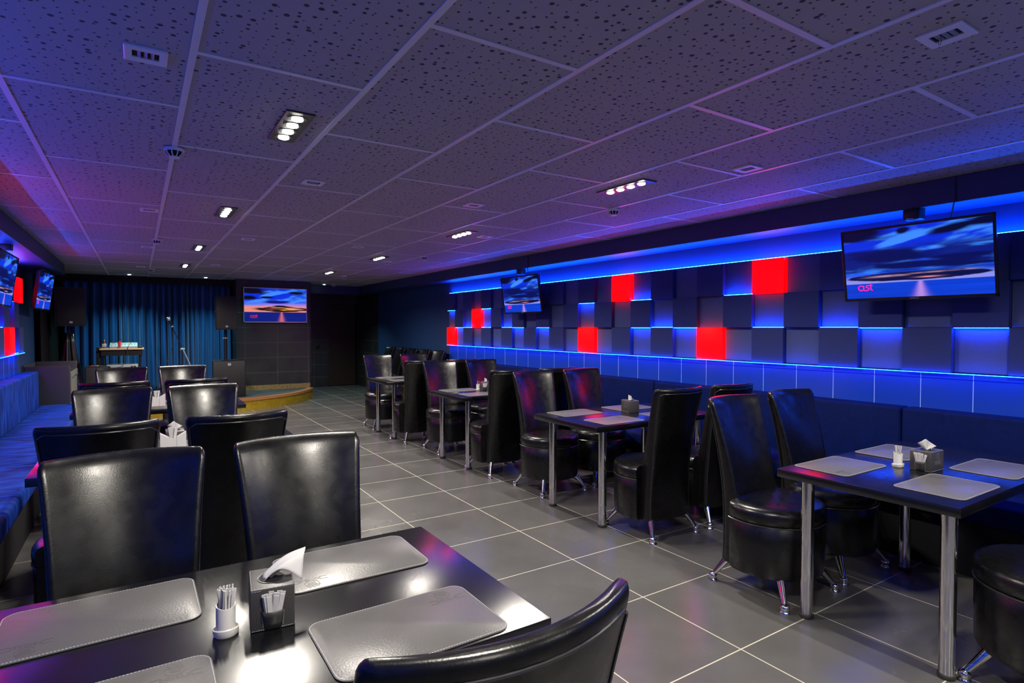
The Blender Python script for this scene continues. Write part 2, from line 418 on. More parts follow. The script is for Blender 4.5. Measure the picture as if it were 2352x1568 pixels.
# ------------------------------------------------------------------ chairs
def make_chair():
    t = thing('drum_chair', 'x', 'chair')
    # backrest: rounded cross sections lofted upwards, bending round the sitter
    def bw(q): return .402-.02*min(q/.4, 1) if q < .4 else .382+.075*((q-.4)/.6)**1.7
    def section(z, inset=0.):
        q = max((z-.13)/.91, 0.)
        rear = .205+.140*q**1.9
        th = .105 if q < .38 else .105-.058*((q-.38)/.62)**.8
        w_ = bw(q)
        sag = .028+.044*q
        hw, r = w_/2-inset, min(.024, th*.46)
        t0, t1 = inset, th-inset
        r = max(min(r, (t1-t0)*.49)-inset*.3, .004)
        pts = []
        def corner(cx, cy, a0):
            for k in range(5):
                a = a0+k*math.pi/8; pts.append((cx+r*math.cos(a), cy+r*math.sin(a)))
        corner(hw-r, t1-r, 0); n = 12
        for k in range(1, n): pts.append((hw-r-(2*hw-2*r)*k/n, t1))
        corner(-hw+r, t1-r, math.pi/2)
        corner(-hw+r, t0+r, math.pi)
        for k in range(1, n): pts.append((-hw+r+(2*hw-2*r)*k/n, t0))
        corner(hw-r, t0+r, 1.5*math.pi)
        puff = .010*math.sin(math.pi*min(max((z-.5)/.56, 0), 1))
        out = []
        for u, v_ in pts:
            e = u/(w_/2)
            f_ = puff*(1-e*e)*(v_/th)
            out.append(Vector((u, rear-v_-sag*e*e-f_, z)))
        return out
    zs = [.13, .2, .3, .4, .48, .55, .63, .71, .79, .86, .92, .97, 1.005]
    rings = [section(.128, .012)]+[section(z) for z in zs]
    for a in (25, 45, 65, 80): rings.append(section(1.005+.037*math.sin(R(a)), .020*(1-math.cos(R(a)))))
    MB().loft(rings).build('backrest', M_leather, t, 50)
    pts = []
    def rearpt(u, z):
        q = (z-.13)/.91; w_ = bw(q); e = u/(w_/2)
        return Vector((u, .205+.140*q**1.9-(.028+.044*q)*e*e+.0005, z)), w_
    for z in [.14+.0447*k for k in range(20)]: w_ = rearpt(0, z)[1]; pts.append(rearpt(-w_/2+.011, z)[0])
    zt = 1.008; w_ = rearpt(0, zt)[1]
    for k in range(1, 16): pts.append(rearpt(-w_/2+.011+(w_-.022)*k/16, zt)[0])
    for z in [.14+.0447*(19-k) for k in range(20)]: w_ = rearpt(0, z)[1]; pts.append(rearpt(w_/2-.011, z)[0])
    MB().tube(pts, .0032, 6).build('back_piping', M_pipe, t)
    # drum seat
    def ring(r, z, n=44, yc=.10):
        o = []
        for k in range(n):
            a = 2*math.pi*k/n; x, y = r*math.cos(a), r*math.sin(a)
            o.append(Vector((x, min(y, yc), z)))
        return o
    MB().loft([ring(.245, .128), ring(.257, .133), ring(.262, .15), ring(.265, .28), ring(.266, .402), ring(.261, .408)]).build('seat_base', M_leather, t, 50)
    MB().loft([ring(.261, .410), ring(.268, .420), ring(.271, .45), ring(.269, .472), ring(.261, .488), ring(.244, .498), ring(.19, .505), ring(.12, .510), ring(.05, .512)]).build('seat_cushion', M_leather, t, 60)
    a0 = math.asin(.10/.268)
    MB().tube([Vector((.2675*math.cos(a), .2675*math.sin(a),   .409)) for a in [math.pi-a0+(math.pi+2*a0)*k/32 for k in range(33)]], .0045, 6).build('seat_piping', M_pipe, t)
    for sx, sy, fx in ((1, -1, .232), (-1, -1, .232), (1, 1, .212), (-1, 1, .212)):
        top = Vector((sx*.165, sy*.160, .14)); ft = Vector((sx*fx, sy*.228, .032))
        lg = MB().rod(top, ft, .024, .0115, 14).build('leg', M_chrome, t)
        MB().lathe([(.0, 0), (.027, .0), (.0275, .006), (.022, .012), (.020, .016), (.0235, .024), (.0235, .034), (.018, .043), (.008, .048), (.0, .049)], 18, (ft.x, ft.y)).build('foot', M_chrome, lg, 60)
    return t
chair0 = make_chair(); tree(chair0); used = [False]
def chair(x, y, rz, label, group):
    if not used[0]:
        used[0] = True; chair0.location = (x, y, 0); chair0.rotation_euler = (0, 0, rz); chair0['label'] = label; chair0['group'] = group
    else: dup(chair0, (x, y, 0), rz, label, group)
PI = math.pi
J = lambda a: a+random.uniform(-.02, .02)
GR, GL = 'black chairs at the right row of tables', 'black chairs at the left row of tables'
TR = ['nearest right table', 'second right table', 'third right table', 'farthest right table']
rows_r = [((2.975, 1.92), (3.07, .74)), ((3.105, 4.20), (3.10, 2.95)), ((3.10, 6.20), (3.04, 4.99)), ((3.03, 8.19), (2.985, 6.96))]
for i, (fa, ne) in enumerate(rows_r):
    chair(fa[0], fa[1], J(0), f'black leather drum chair on far side of {TR[i]}, beside the aisle', GR)
    chair(fa[0]+.59, fa[1]+.01, J(0), f'black leather drum chair on far side of {TR[i]}, beside the bench', GR)
    chair(ne[0], ne[1], PI+J(0), f'black leather drum chair on near side of {TR[i]}, beside the aisle', GR)
    chair(ne[0]+.56, ne[1]-.01, PI+J(0), f'black leather drum chair on near side of {TR[i]}, beside the bench', GR)
TL = ['nearest left table', 'second left table', 'farthest left table']
rows_l = [((-.035, .505, 1.99), (None, .445, .945)), ((-.145, .395, 4.42), (-.14, .40, 3.30)), ((-.145, .395, 6.86), (-.145, .395, 5.54))]
for i, (fa, ne) in enumerate(rows_l):
    chair(fa[0], fa[2], J(0), f'black leather drum chair on far side of {TL[i]}, beside the bench', GL)
    chair(fa[1], fa[2], J(0), f'black leather drum chair on far side of {TL[i]}, beside the aisle', GL)
    if ne[0] is not None: chair(ne[0], ne[2], PI+J(0), f'black leather drum chair on near side of {TL[i]}, beside the bench', GL)
    chair(ne[1], ne[2], PI+J(0), f'black leather drum chair on near side of {TL[i]}, beside the aisle', GL)
w5 = ['first (nearest)', 'second', 'third', 'fourth', 'fifth (farthest)']
for i, y in enumerate((9.34, 9.93, 10.52, 11.11, 11.70)):
    chair(4.24, y, -PI/2+0, f'black drum chair lined up against plain blue wall, {w5[i]} in the line', 'spare chairs against the far right wall')

# ------------------------------------------------------------------ tables
def make_table():
    t = thing('dining_table', 'x', 'table', (0, 0, 0), 0, 'black dining tables')
    MB().box(-.65, .65, -.385, .385, .708, .75, .003, 2).build('tabletop', M_top, t, 30)
    for sx in (-1, 1):
        for sy in (-1, 1):
            x, y = sx*.52, sy*.30
            lg = MB().lathe([(.03, .022), (.03, .708)], 28, (x, y)).build('leg', M_chrome, t, 50)
            MB().lathe([(.031, 0), (.033, .004), (.033, .02), (.030, .023)], 24, (x, y)).build('foot_cap', M_rubber, lg, 50)
    return t
table0 = make_table(); tree(table0)
TAB_R = [(3.32, 1.315), (3.345, 3.465), (3.35, 5.51), (3.32, 7.47)]
TAB_L = [(.18, 1.495), (.20, 3.845), (.18, 6.2)]
first = True
for (x, y), nm in [(p, f'black dining table on chrome legs, {TR[i].replace(" table","")} one along the benches') for i, p in enumerate(TAB_R)] + \
                  [(p, f'black dining table on chrome legs, {TL[i].replace(" table","")} one along the aisle') for i, p in enumerate(TAB_L)]:
    if first: table0.location = (x, y, 0); table0['label'] = nm; first = False
    else: dup(table0, (x, y, 0), 0, nm, 'black dining tables')

# ------------------------------------------------------------------ placemats
def rrect(w_, h_, r, n=6):
    p = []
    for cx, cy, a0 in ((w_/2-r, h_/2-r, 0), (-w_/2+r, h_/2-r, 90), (-w_/2+r, -h_/2+r, 180), (w_/2-r, -h_/2+r, 270)):
        for k in range(n+1): a = R(a0+90*k/n); p.append((cx+r*math.cos(a), cy+r*math.sin(a)))
    return p
def emblem_mb(scale=1.0):
    q = MB()
    def bar(x0, y0, x1, y1, w_=.0012):
        a, b = Vector((x0, y0, 0))*scale, Vector((x1, y1, 0))*scale; d_ = (b-a).normalized(); n_ = Vector((-d_.y, d_.x, 0))*w_*scale/2
        q.loft([[a+n_, a-n_, a-n_+Vector((0, 0, .0006)), a+n_+Vector((0, 0, .0006))], [b+n_, b-n_, b-n_+Vector((0, 0, .0006)), b+n_+Vector((0, 0, .0006))]])
    sh = [(-.019, .030), (.015, .030), (.019, .012), (.012, .004), (0, .0), (-.012, .004), (-.018, .012), (-.019, .030)]
    for a, b in zip(sh, sh[1:]): bar(*a, *b, .0016)
    for k, w_ in enumerate((.012, .011, .009)): bar(-w_, .0235-.006*k, w_, .0235-.006*k, .0016)
    for x0, y0, x1, y1 in ((-.017, .033, -.014, .041), (-.014, .041, -.008, .034), (-.008, .034, -.002, .043), (-.002, .043, .004, .034), (.004, .034, .010, .041), (.010, .041, .014, .033)): bar(x0, y0, x1, y1, .0014)
    for s_ in (-1, 1): bar(s_*.026, .0, s_*.046, .0); bar(s_*.026, -.0165, s_*.046, -.0165)
    for k in range(9): bar(-.020+.005*k, -.0175, -.0175+.005*k, -.0145, .001)
    return q
def make_mat():
    t = thing('placemat', 'x', 'placemat')
    o_ = rrect(.405, .272, .034)
    MB().loft([[Vector((x*s, y*s, z)) for x, y in o_] for s, z in ((.992, 0), (1, .0012), (1, .0028), (.990, .0038))]).build('leather_sheet', M_matl, t, 40)
    q = MB(); ring = rrect(.398, .265, .031, 8); P = [Vector((*a, 0)) for a in ring]+[Vector((*ring[0], 0))]
    acc = 0
    for a, b in zip(P, P[1:]):
        ln = (b-a).length
        if ln < 1e-6: continue
        d_ = (b-a)/ln; n_ = Vector((-d_.y, d_.x, 0))*.0005; s0 = 0
        while s0 < ln-.001:
            e = min(s0+.0042, ln); p0, p1 = a+d_*s0, a+d_*e
            q.loft([[p0+n_+Vector((0, 0, .0036)), p0-n_+Vector((0, 0, .0036)), p0-n_+Vector((0, 0, .0044)), p0+n_+Vector((0, 0, .0044))],
                    [p1+n_+Vector((0, 0, .0036)), p1-n_+Vector((0, 0, .0036)), p1-n_+Vector((0, 0, .0044)), p1+n_+Vector((0, 0, .0044))]])
            s0 += .0066
    q.build('stitching', M_stitch, t, 0)
    q = emblem_mb(); q.bm.transform(Matrix.Translation((.135, .078, .0036))); q.build('emblem', M_emb, t, 0)
    text_mesh('emblem_text', 'DOVAR 20', .0125, M_emb, t, Matrix.Translation((.135, .0695, .0039)), .0003)
    return t
mat0 = make_mat(); tree(mat0); mu = [False]
def placemat(x, y, rz, label):
    if not mu[0]: mu[0] = True; mat0.location = (x, y, .7502); mat0.rotation_euler = (0, 0, rz); mat0['label'] = label; mat0['group'] = 'leather placemats'
    else: dup(mat0, (x, y, .7502), rz, label, 'leather placemats')
def mats(tab, nm, offs=((-.345, .125), (.235, .125), (-.335, -.22), (.245, -.215)), sides=('bench', 'aisle')):
    lab = [f'grey stitched leather placemat on {nm}, far side beside {sides[0]}', f'grey stitched leather placemat on {nm}, far side beside {sides[1]}',
           f'grey stitched leather placemat on {nm}, near side beside {sides[0]}', f'grey stitched leather placemat on {nm}, near side beside {sides[1]}']
    for k, (dx, dy) in enumerate(offs): placemat(tab[0]+dx, tab[1]+dy, (PI if k < 2 else 0)+J(0)*.7, lab[k])
mats(TAB_L[0], TL[0], ((-.26, .205), (.345, .207), (-.26, -.245), (.342, -.24)))
mats(TAB_L[1], TL[1]); mats(TAB_L[2], TL[2])
for i in range(4): mats(TAB_R[i], TR[i], ((-.345, .235), (.245, .235), (-.335, -.22), (.245, -.215)), ('aisle', 'bench'))

# ------------------------------------------------------------------ napkin boxes, napkins, sachets, toothpick holders
def make_box():
    t = thing('napkin_box', 'x', 'napkin box')
    MB().box(-.048, .048, -.062, .062, 0, .098, .004, 2).build('body', M_boxl, t)
    q = MB(); q.loft([[Vector((rx*math.cos(a), ry*math.sin(a), z)) for a in [2*PI*k/24 for k in range(24)]] for rx, ry, z in ((.031, .036, .0975), (.031, .036, .0992), (.027, .032, .0992), (.026, .031, .0978))]); q.build('opening_rim', M_pipe, t)
    q = MB(); q.loft([[Vector((.0265*math.cos(2*PI*k/24), .0315*math.sin(2*PI*k/24), z)) for k in range(24)] for z in (.0978, .0984)]); q.build('opening', M_matte, t)
    q = MB()
    prof = lambda z, w_, d_: [Vector((-w_, -.0615, z)), Vector((-w_*.7, -.0615-d_*.8, z)), Vector((0, -.0615-d_, z)), Vector((w_*.7, -.0615-d_*.8, z)), Vector((w_, -.0615, z))]
    lo = [prof(.004, .018, .004), prof(.02, .0205, .010), prof(.035, .023, .015), prof(.048, .0255, .019)]
    q.sheet(lo); q.build('pocket', M_boxl, t, 60, solid=.002)
    q = MB()
    def dash(a, b):
        a, b = Vector(a), Vector(b); ln = (b-a).length; n_ = int(ln/.0045)
        for k in range(n_):
            q.rod(a+(b-a)*(k+.1)/n_, a+(b-a)*(k+.7)/n_, .0004, None, 4)
    for s_ in (-1, 1):
        dash((-.045, s_*.0592, .0984), (.045, s_*.0592, .0984)); dash((s_*.0452, -.059, .0984), (s_*.0452, .059, .0984))
        dash((s_*.0484, -.058, .005), (s_*.0484, .058, .005))
    dash((-.045, -.0624, .004), (.045, -.0624, .004)); dash((-.045, -.0624, .0945), (-.024, -.0624, .0945))
    dash((-.021, -.064, .01), (-.0245, -.064, .043)); dash((.021, -.064, .01), (.0245, -.064, .043))
    q.build('stitching', M_stitch, t, 0)
    q = emblem_mb(.9); q.bm.transform(Matrix.Translation((.0482, 0, .052)) @ Matrix.Rotation(PI/2, 4, 'Z') @ Matrix.Rotation(PI/2, 4, 'X')); q.build('emblem', M_emb_l, t, 0)
    text_mesh('emblem_text', 'DOVAR 20', .012, M_emb_l, t, Matrix.Translation((.0484, 0, .045)) @ Matrix.Rotation(PI/2, 4, 'Z') @ Matrix.Rotation(PI/2, 4, 'X'), .0003)
    return t
box0 = make_box(); tree(box0); bu = [False]
def napkin_box(x, y, rz, label):
    if not bu[0]: bu[0] = True; o = box0; o.location = (x, y, .7502); o.rotation_euler = (0, 0, rz); o['label'] = label; o['group'] = 'charcoal napkin boxes'
    else: o = dup(box0, (x, y, .7502), rz, label, 'charcoal napkin boxes')
def napkin(x, y, z, rz, label, kind=0):
    """folded tissue pulled through the oval opening"""
    t = thing('paper_napkin', label, 'napkin', (x, y, z), rz, 'napkins pulled out of the boxes')
    q = MB(); n = 12; g_ = []
    for i in range(n+1):
        u = i/n; row = []
        for k in range(n+1):
            v_ = k/n-.5
            if kind == 0:      # long floppy corner leaning to one side
                tt = v_+.5; bl = lambda a, b, c_, d_: (a*(1-tt)+b*tt)*(1-u)+(c_*(1-tt)+d_*tt)*u
                X = bl(-.015, -.022, .094, .058); Y = bl(.020, -.016, .022, -.046)
                Z = bl(-.002, -.004, .046, -.004)+.020*math.sin(PI*u)*(.4+.9*tt)+.004*math.sin(7*tt+4*u)+.010*math.sin(PI*tt)*u
            elif kind == 1:    # wide fan standing up
                wv = .018+.060*u
                X = v_*wv*1.15; Y = .010*math.sin(6*v_)+.012*u*v_; Z = -.006+.055*u*(1-1.1*abs(v_+.12))+.006
            else:              # narrow folded tongue standing up
                X = v_*.030*(1-.25*u); Y = .006*math.sin(8*v_)+.01*u; Z = -.006+.048*u-.010*u*(v_+.5)
            row.append(Vector((X, Y, Z)))
        g_.append(row)
    q.sheet(g_); q.build('sheet', M_paper, t, 180, solid=.0012)
    q = MB(); g2 = []
    for i in range(7):
        u = i/6; g2.append([Vector((-.010+.030*u+.006*math.sin(7*v_), (v_-.5)*(.024+.012*u)+.006, -.006+.016*u+.006*math.sin(5*v_+u))) for v_ in [k/8 for k in range(9)]])
    q.sheet(g2); q.build('crumpled_fold', M_paper, t, 180, solid=.001)
def sachet_mesh():
    q = MB(); q.box(-.0055, .0055, -.0012, .0012, 0, .060, .0008, 1); q.box(-.0058, .0058, -.0004, .0004, .060, .066); return q
sach0 = sachet_mesh().build('sugar_sachet', M_paper); tag(sach0, 'x', 'sachet'); su = [False]
def sachets(x, y, rz, n, where, dz=.020):
    ca, sa = math.cos(rz), math.sin(rz)
    for k in range(n):
        lx = -.010+.020*k/max(n-1, 1); ly = -.0645-.0022*(k % 3)
        if su[0]: o = sach0.copy(); C.objects.link(o)
        else: o = sach0; su[0] = True
        o.location = (x+lx*ca-ly*sa, y+lx*sa+ly*ca, .7502+dz+.002*(k % 2)+.006*random.random())
        o.rotation_euler = (R(random.uniform(2, 6)), R(-9+20*k/max(n-1, 1)+random.uniform(-4, 4)), rz+random.uniform(-.15, .15))
        o['label'] = f'white paper sachet standing in {where}'; o['group'] = f'sachets in {where}'
def make_holder():
    t = thing('toothpick_holder', 'x', 'toothpick holder')
    q = MB(); n = 28
    def el(rx, ry, z, tilt=0): return [Vector((rx*math.cos(2*PI*k/n), ry*math.sin(2*PI*k/n), z+tilt*math.sin(2*PI*k/n))) for k in range(n)]
    q.loft([el(.020, .019, .004), el(.0205, .0195, .03), el(.0205, .0195, .070, .005), el(.0185, .0175, .070, .005), el(.018, .017, .012)]); q.build('cup', M_plast, t, 40)
    q = MB(); q.loft([el(.023, .022, 0), el(.0265, .0255, .004), el(.0275, .0265, .016, -.003), el(.0255, .0245, .018, -.003), el(.0245, .0235, .008)]); q.build('saucer', M_plast, t, 40)
    return t
hold0 = make_holder(); tree(hold0); hu = [False]
pick0 = MB().box(-.0016, .0016, -.0005, .0005, 0, .085).build('toothpick', M_paper, smooth=0); tag(pick0, 'x', 'toothpick'); pu = [False]
def holder(x, y, rz, n, where):
    lab = f'white plastic toothpick holder on {where}'
    if not hu[0]: hu[0] = True; hold0.location = (x, y, .7502); hold0.rotation_euler = (0, 0, rz); hold0['label'] = lab; hold0['group'] = 'toothpick holders'
    else: dup(hold0, (x, y, .7502), rz, lab, 'toothpick holders')
    for k in range(n):
        a = 2*PI*k/n; r = .0115 if k % 3 else .005
        if pu[0]: o = pick0.copy(); C.objects.link(o)
        else: o = pick0; pu[0] = True
        o.location = (x+r*math.cos(a), y+r*math.sin(a), .7502+.020+.004*random.random()); o.rotation_euler = (R(-5*math.sin(a)), R(7*math.cos(a)), random.uniform(0, 3))
        o.scale = (1.6, 1.6, 1.0)
        o['label'] = f'paper-wrapped toothpick standing in the holder on {where}'; o['group'] = f'toothpicks on {where}'
napkin_box(.262, 1.478, R(-7), 'charcoal leather napkin box on nearest left table, beside the toothpick holder')
napkin(.262, 1.482, .8485, R(8), 'white paper napkin flopping out of napkin box on nearest left table')
sachets(.262, 1.478, R(-7), 9, 'the napkin box pocket on nearest left table')
holder(.160, 1.452, 0, 22, TL[0])
napkin_box(3.262, 1.282, R(-92), 'charcoal leather napkin box on nearest right table, beside the toothpick holder')
napkin(3.262, 1.282, .8485, R(-45), 'white paper napkin fanned out of napkin box on nearest right table', 1)
sachets(3.262, 1.282, R(-92), 5, 'the napkin box pocket on nearest right table')
holder(3.205, 1.385, 0, 8, TR[0])
napkin_box(3.425, 3.50, R(168), 'charcoal leather napkin box on second right table, emblem facing the aisle')
napkin(3.425, 3.50, .8485, R(-30), 'white paper napkin folded upright in napkin box on second right table', 2)
sachets(3.425, 3.50, R(168), 3, 'the napkin box pocket on second right table')
napkin_box(3.24, 5.56, R(-40), 'charcoal leather napkin box on third right table, between two white holders')
napkin(3.24, 5.56, .8485, R(-20), 'white paper napkin folded upright in napkin box on third right table', 2)
holder(3.165, 5.60, 0, 5, TR[2])
sachets(3.24, 5.56, R(-40), 4, 'the napkin box pocket on third right table')
napkin_box(.175, 3.93, 0, 'charcoal leather napkin box on second left table, behind the white napkin holder')
napkin(.175, 3.93, .8485, R(20), 'white paper napkin in napkin box on second left table', 1)
def wing_holder(x, y, nm):
    t = thing('napkin_holder', f'white plastic napkin holder with raised wings on {nm}', 'napkin holder', (x, y, .7502), 0, 'white winged napkin holders')
    for s_ in (-1, 1):
        q = MB(); q.loft([[Vector((s_*.018, yy, .0)), Vector((s_*.064, yy, .0)), Vector((s_*.064, yy, .106)), Vector((s_*.018, yy, .078))] for yy in (-.022, .022)]); q.build('wing', M_plast, t, 0)
    MB().box(-.018, .018, -.020, .020, 0, .072).build('cup', M_plast, t, 0)
    for k in range(5):
        o = sach0.copy(); C.objects.link(o); o.location = (x-.011+.0055*k, y-.006+.004*(k % 3), .7502+.072); o.rotation_euler = (R(4), R(-8+4*k), .2*k)
        o['label'] = f'white paper sachet standing in the winged holder on {nm}'; o['group'] = f'sachets in the winged holder on {nm}'
wing_holder(.160, 3.80, TL[1])
wing_holder(.135, 6.06, TL[2])

# ------------------------------------------------------------------ screens
NX, NY = 230, 130
def vnoise(x, y, seed):
    rs = np.random.RandomState(seed); Gd = rs.rand(64, 64)
    xi = np.floor(x).astype(int); yi = np.floor(y).astype(int); fx, fy = x-xi, y-yi
    fx, fy = fx*fx*(3-2*fx), fy*fy*(3-2*fy)
    g = lambda a, b: Gd[a % 64, b % 64]
    return (g(xi, yi)*(1-fx)+g(xi+1, yi)*fx)*(1-fy)+(g(xi, yi+1)*(1-fx)+g(xi+1, yi+1)*fx)*fy
def fbm(x, y, s): return sum(vnoise(x*2**k, y*2**k, s+k)*.5**k for k in range(4))/1.875
def sst(a, b, x): t = np.clip((x-a)/(b-a), 0, 1); return t*t*(3-2*t)
def picture(kind):
    u, v_ = np.meshgrid(np.linspace(0, 1, NX+1), np.linspace(0, 1, NY+1))
    st_ = fbm(u*3+v_*2.2, (v_*9-u*3.2), 3)         # diagonal wind streaks
    fl = fbm(u*3.5, v_*16, 11)                     # flat layered cloud
    lerp = lambda a, b, t: a*(1-t[..., None])+np.array(b)*t[..., None]
    col = np.zeros(u.shape+(3,))+np.array((.004, .03, .75))
    col = lerp(col, (.05, .26, 1.0), sst(.44, .64, st_))
    wob = (fbm(u*5, v_*5, 31)-.5)*.25
    def blob(cu, cv, ru, rv, soft=.35, ang=0.):
        du, dv = u-cu, v_-cv; a, b = du*math.cos(ang)+dv*math.sin(ang), -du*math.sin(ang)+dv*math.cos(ang)
        return 1-sst(1-soft, 1+soft, np.sqrt((a/ru)**2+(b/rv)**2)+wob*2+(fl-.5)*.9)
    if kind == 'stage':
        hz = .285
        col = lerp(col, (.10, .22, .95), sst(.68, .52, v_)*.8)
        col = lerp(col, (.42, .22, .75), sst(.58, .50, v_)*sst(.1, .5, u)*.8)
        col = lerp(col, (.85, .27, .20), sst(.52, .43, v_))
        col = lerp(col, (1., .42, .06), np.exp(-((u-.62)/.22)**2-((v_-.37)/.07)**2))
        for b in (blob(.12, .93, .22, .10), blob(.06, .72, .14, .06), blob(.84, .88, .15, .05), blob(.36, .73, .11, .03)): col = lerp(col, (.003, .003, .012), b)
        col = lerp(col, (.006, .01, .25), blob(.52, .60, .20, .045)); col = lerp(col, (.003, .003, .01), blob(.56, .475, .11, .026, .5))
        lens = np.sqrt(((u-.56)/.44)**2+((v_-.385)/.075)**2)+(fl-.5)*1.1
        col = lerp(col, (.006, .002, .004), (1-sst(.85, 1.05, lens))*sst(.40, .75, lens+.2*(st_-.5))*sst(.05,.3,u))
        col = lerp(col, (.02, .004, .004), (1-sst(.8, 1., lens))*sst(.40, .60, fl+.25*np.abs(u-.6))*.9)
        col = lerp(col, (.01, .003, .002), (1-sst(.5, .8, np.sqrt(((u-.58)/.28)**2+((v_-.325)/.05)**2))))
        col = lerp(col, (1., .55, .05), np.exp(-((u-.63)/.05)**2-((v_-.355)/.012)**2))
        sea = np.array((.004, .014, .22))
        refl, rc = .59, (.75, .16, .18)
    else:
        hz = .22
        col = lerp(col, (.02, .14, .95), sst(.8, .4, v_)*.5)
        col = lerp(col, (.30, .30, .85), sst(.36, .26, v_)*.9)
        dk = (.002, .003, .035)
        for b in (blob(.10, .96, .24, .10), blob(.44, .95, .05, .04, ang=.5), blob(.76, .90, .20, .06, ang=.35), blob(.95, .95, .12, .06)): col = lerp(col, dk, b)
        mid = sst(.30, .42, v_)*sst(.80, .66, v_)
        col = lerp(col, (.004, .01, .20), mid*sst(.38, .52, fbm(u*2.5+4, v_*9, 21))*.97)
        for b in (blob(.30, .60, .30, .10), blob(.50, .46, .42, .055), blob(.82, .53, .2, .03), blob(.85, .42, .16, .02)): col = lerp(col, (.003, .006, .10), b)
        lens = np.sqrt(((u-.50)/.49)**2+((v_-.30)/.065)**2)
        col = lerp(col, (.003, .006, .06), 1-sst(.93, 1.0, lens+(fl-.5)*.25))
        line = np.exp(-((v_-.315-.035*(u-.3))/.012)**2)*sst(.05, .35, u)*sst(1., .85, u)
        col = lerp(col, (.75, .40, .62), np.clip(line*1.0*sst(.35, .65, fl), 0, 1)*.9)
        col = lerp(col, (1., .35, .45), np.exp(-((u-.60)/.07)**2-((v_-.272)/.008)**2))
        sea = np.array((.004, .05, .68))
        refl, rc = .545, (.55, .30, .80)
    below = v_ < hz+.0*u
    col[below] = sea*(.75+.5*fbm(u*2, v_*30, 41)[below][:, None])
    wd = .014+.032*(hz-v_)/hz
    f_ = np.exp(-((u-refl)/wd)**2)*below
    col = lerp(col, rc, np.clip(f_*.85, 0, 1))
    return col
PICS = {k: picture(k) for k in ('stage', 'near')}
def screen_mesh(name, w_, h_, kind, parent, y, gain=1.0):
    q = MB()
    me = bpy.data.meshes.new(name); vs = []; fs = []
    for j in range(NY+1):
        for i in range(NX+1): vs.append((-w_/2+w_*i/NX, y, -h_/2+h_*j/NY))
    for j in range(NY):
        for i in range(NX):
            a = j*(NX+1)+i; fs.append((a, a+1, a+NX+2, a+NX+1))
    q.bm.free(); me.from_pydata(vs, [], fs)
    at = me.color_attributes.new('picture', 'FLOAT_COLOR', 'POINT')
    colr = np.ones(((NX+1)*(NY+1), 4), dtype=np.float32); colr[:, :3] = (PICS[kind]*gain).reshape(-1, 3)
    at.data.foreach_set('color', colr.ravel()); me.materials.append(M_screen)
    o = bpy.data.objects.new(name, me); C.objects.link(o); o.parent = parent; return o
def television(loc, rz, tilt, w_, h_, label, kind, hung=True, bez=.016, frame=None, group=None, brand=True):
    """screen faces local -Y"""
    t = thing('television', label, 'television', loc, 0, group)
    t.rotation_euler = (Matrix.Rotation(rz, 4, 'Z') @ Matrix.Rotation(tilt, 4, 'X')).to_euler()
    MB().box(-w_/2+.01, w_/2-.01, .006, .040, -h_/2+.01, h_/2-.01, .006).build('case', M_black, t)
    MB().box(-w_*.3, w_*.3, .040, .062, -h_*.35, h_*.15, .008).build('rear_housing', M_black, t)
    fr = MB()
    for x0, x1, z0, z1 in ((-w_/2, w_/2, h_/2-bez, h_/2), (-w_/2, w_/2, -h_/2, -h_/2+bez*1.25), (-w_/2, -w_/2+bez, -h_/2, h_/2), (w_/2-bez, w_/2, -h_/2, h_/2)):
        fr.box(x0, x1, -.006, .010, z0, z1, .002, 1)
    fr.build('bezel', frame or M_black, t)
    sw, sh = w_-2*bez, h_-2.25*bez
    s_ = screen_mesh('screen', sw, sh, kind, t, -.001); s_.location = (0, 0, bez*.125)
    RX = Matrix.Rotation(PI/2, 4, 'X')
    lm = M_rlogo if kind == 'stage' else M_pink
    lg = MB(); k_ = .0172*h_/.5; ox, oz = -sw*.385, -sh*.345
    def stroke(p): lg.tube([(ox+a*k_, -.0022, oz+b_*k_) for a, b_ in p], .22*k_, 6)
    stroke([(math.cos(R(a)), math.sin(R(a))) for a in range(40, 321, 20)]); stroke([(1.0, 1.0), (1.0, -.5), (1.15, -.95), (1.5, -1.0), (2.2, -1.0)])
    stroke([(3.2, .95), (2.5, 1.0), (1.95, .8), (1.95, .35), (2.4, .1), (2.95, -.1), (3.05, -.55), (2.8, -.92), (2.2, -1.0)])
    stroke([(3.75, 1.5), (3.75, -.5), (3.95, -.9), (4.45, -1.0)]); stroke([(3.2, .95), (4.4, .95)])
    for v_ in lg.bm.verts: v_.co.y = -.0022+(v_.co.y+.0022)*.15
    lg.build('logo', lm, s_)
    if brand: text_mesh('brand_lettering', 'SAMSUNG', .012, M_silver, t, Matrix.Translation((0, -.0066, -h_/2+bez*.6)) @ RX, .0003)
    return t
GT = 'sunset televisions hung over the benches'
def bracket(x, y, z0, rail_s, label):
    t = thing('television_bracket', label, 'bracket', (x, y, z0), 0, 'ceiling television brackets')
    MB().box(-.018, .018, -.018, .018, .0, 2.232-z0, .002).build('drop_tube', M_black, t)
    MB().box(-.035, .05, -.05, .05, .0, .07, .006).build('tilt_block', M_black, t)
    MB().box(-.05, .05, -.05, .05, 2.226-z0, 2.2318-z0, .001).build('ceiling_plate', M_black, t)
    MB().rod((rail_s*.042, -.02, .0), (rail_s*.042, .025, .006), .004).build('pin', M_chrome, t)
    return t
TV_R = [(4.31, 1.794, 1.887), (4.33, 6.50, 1.89)]
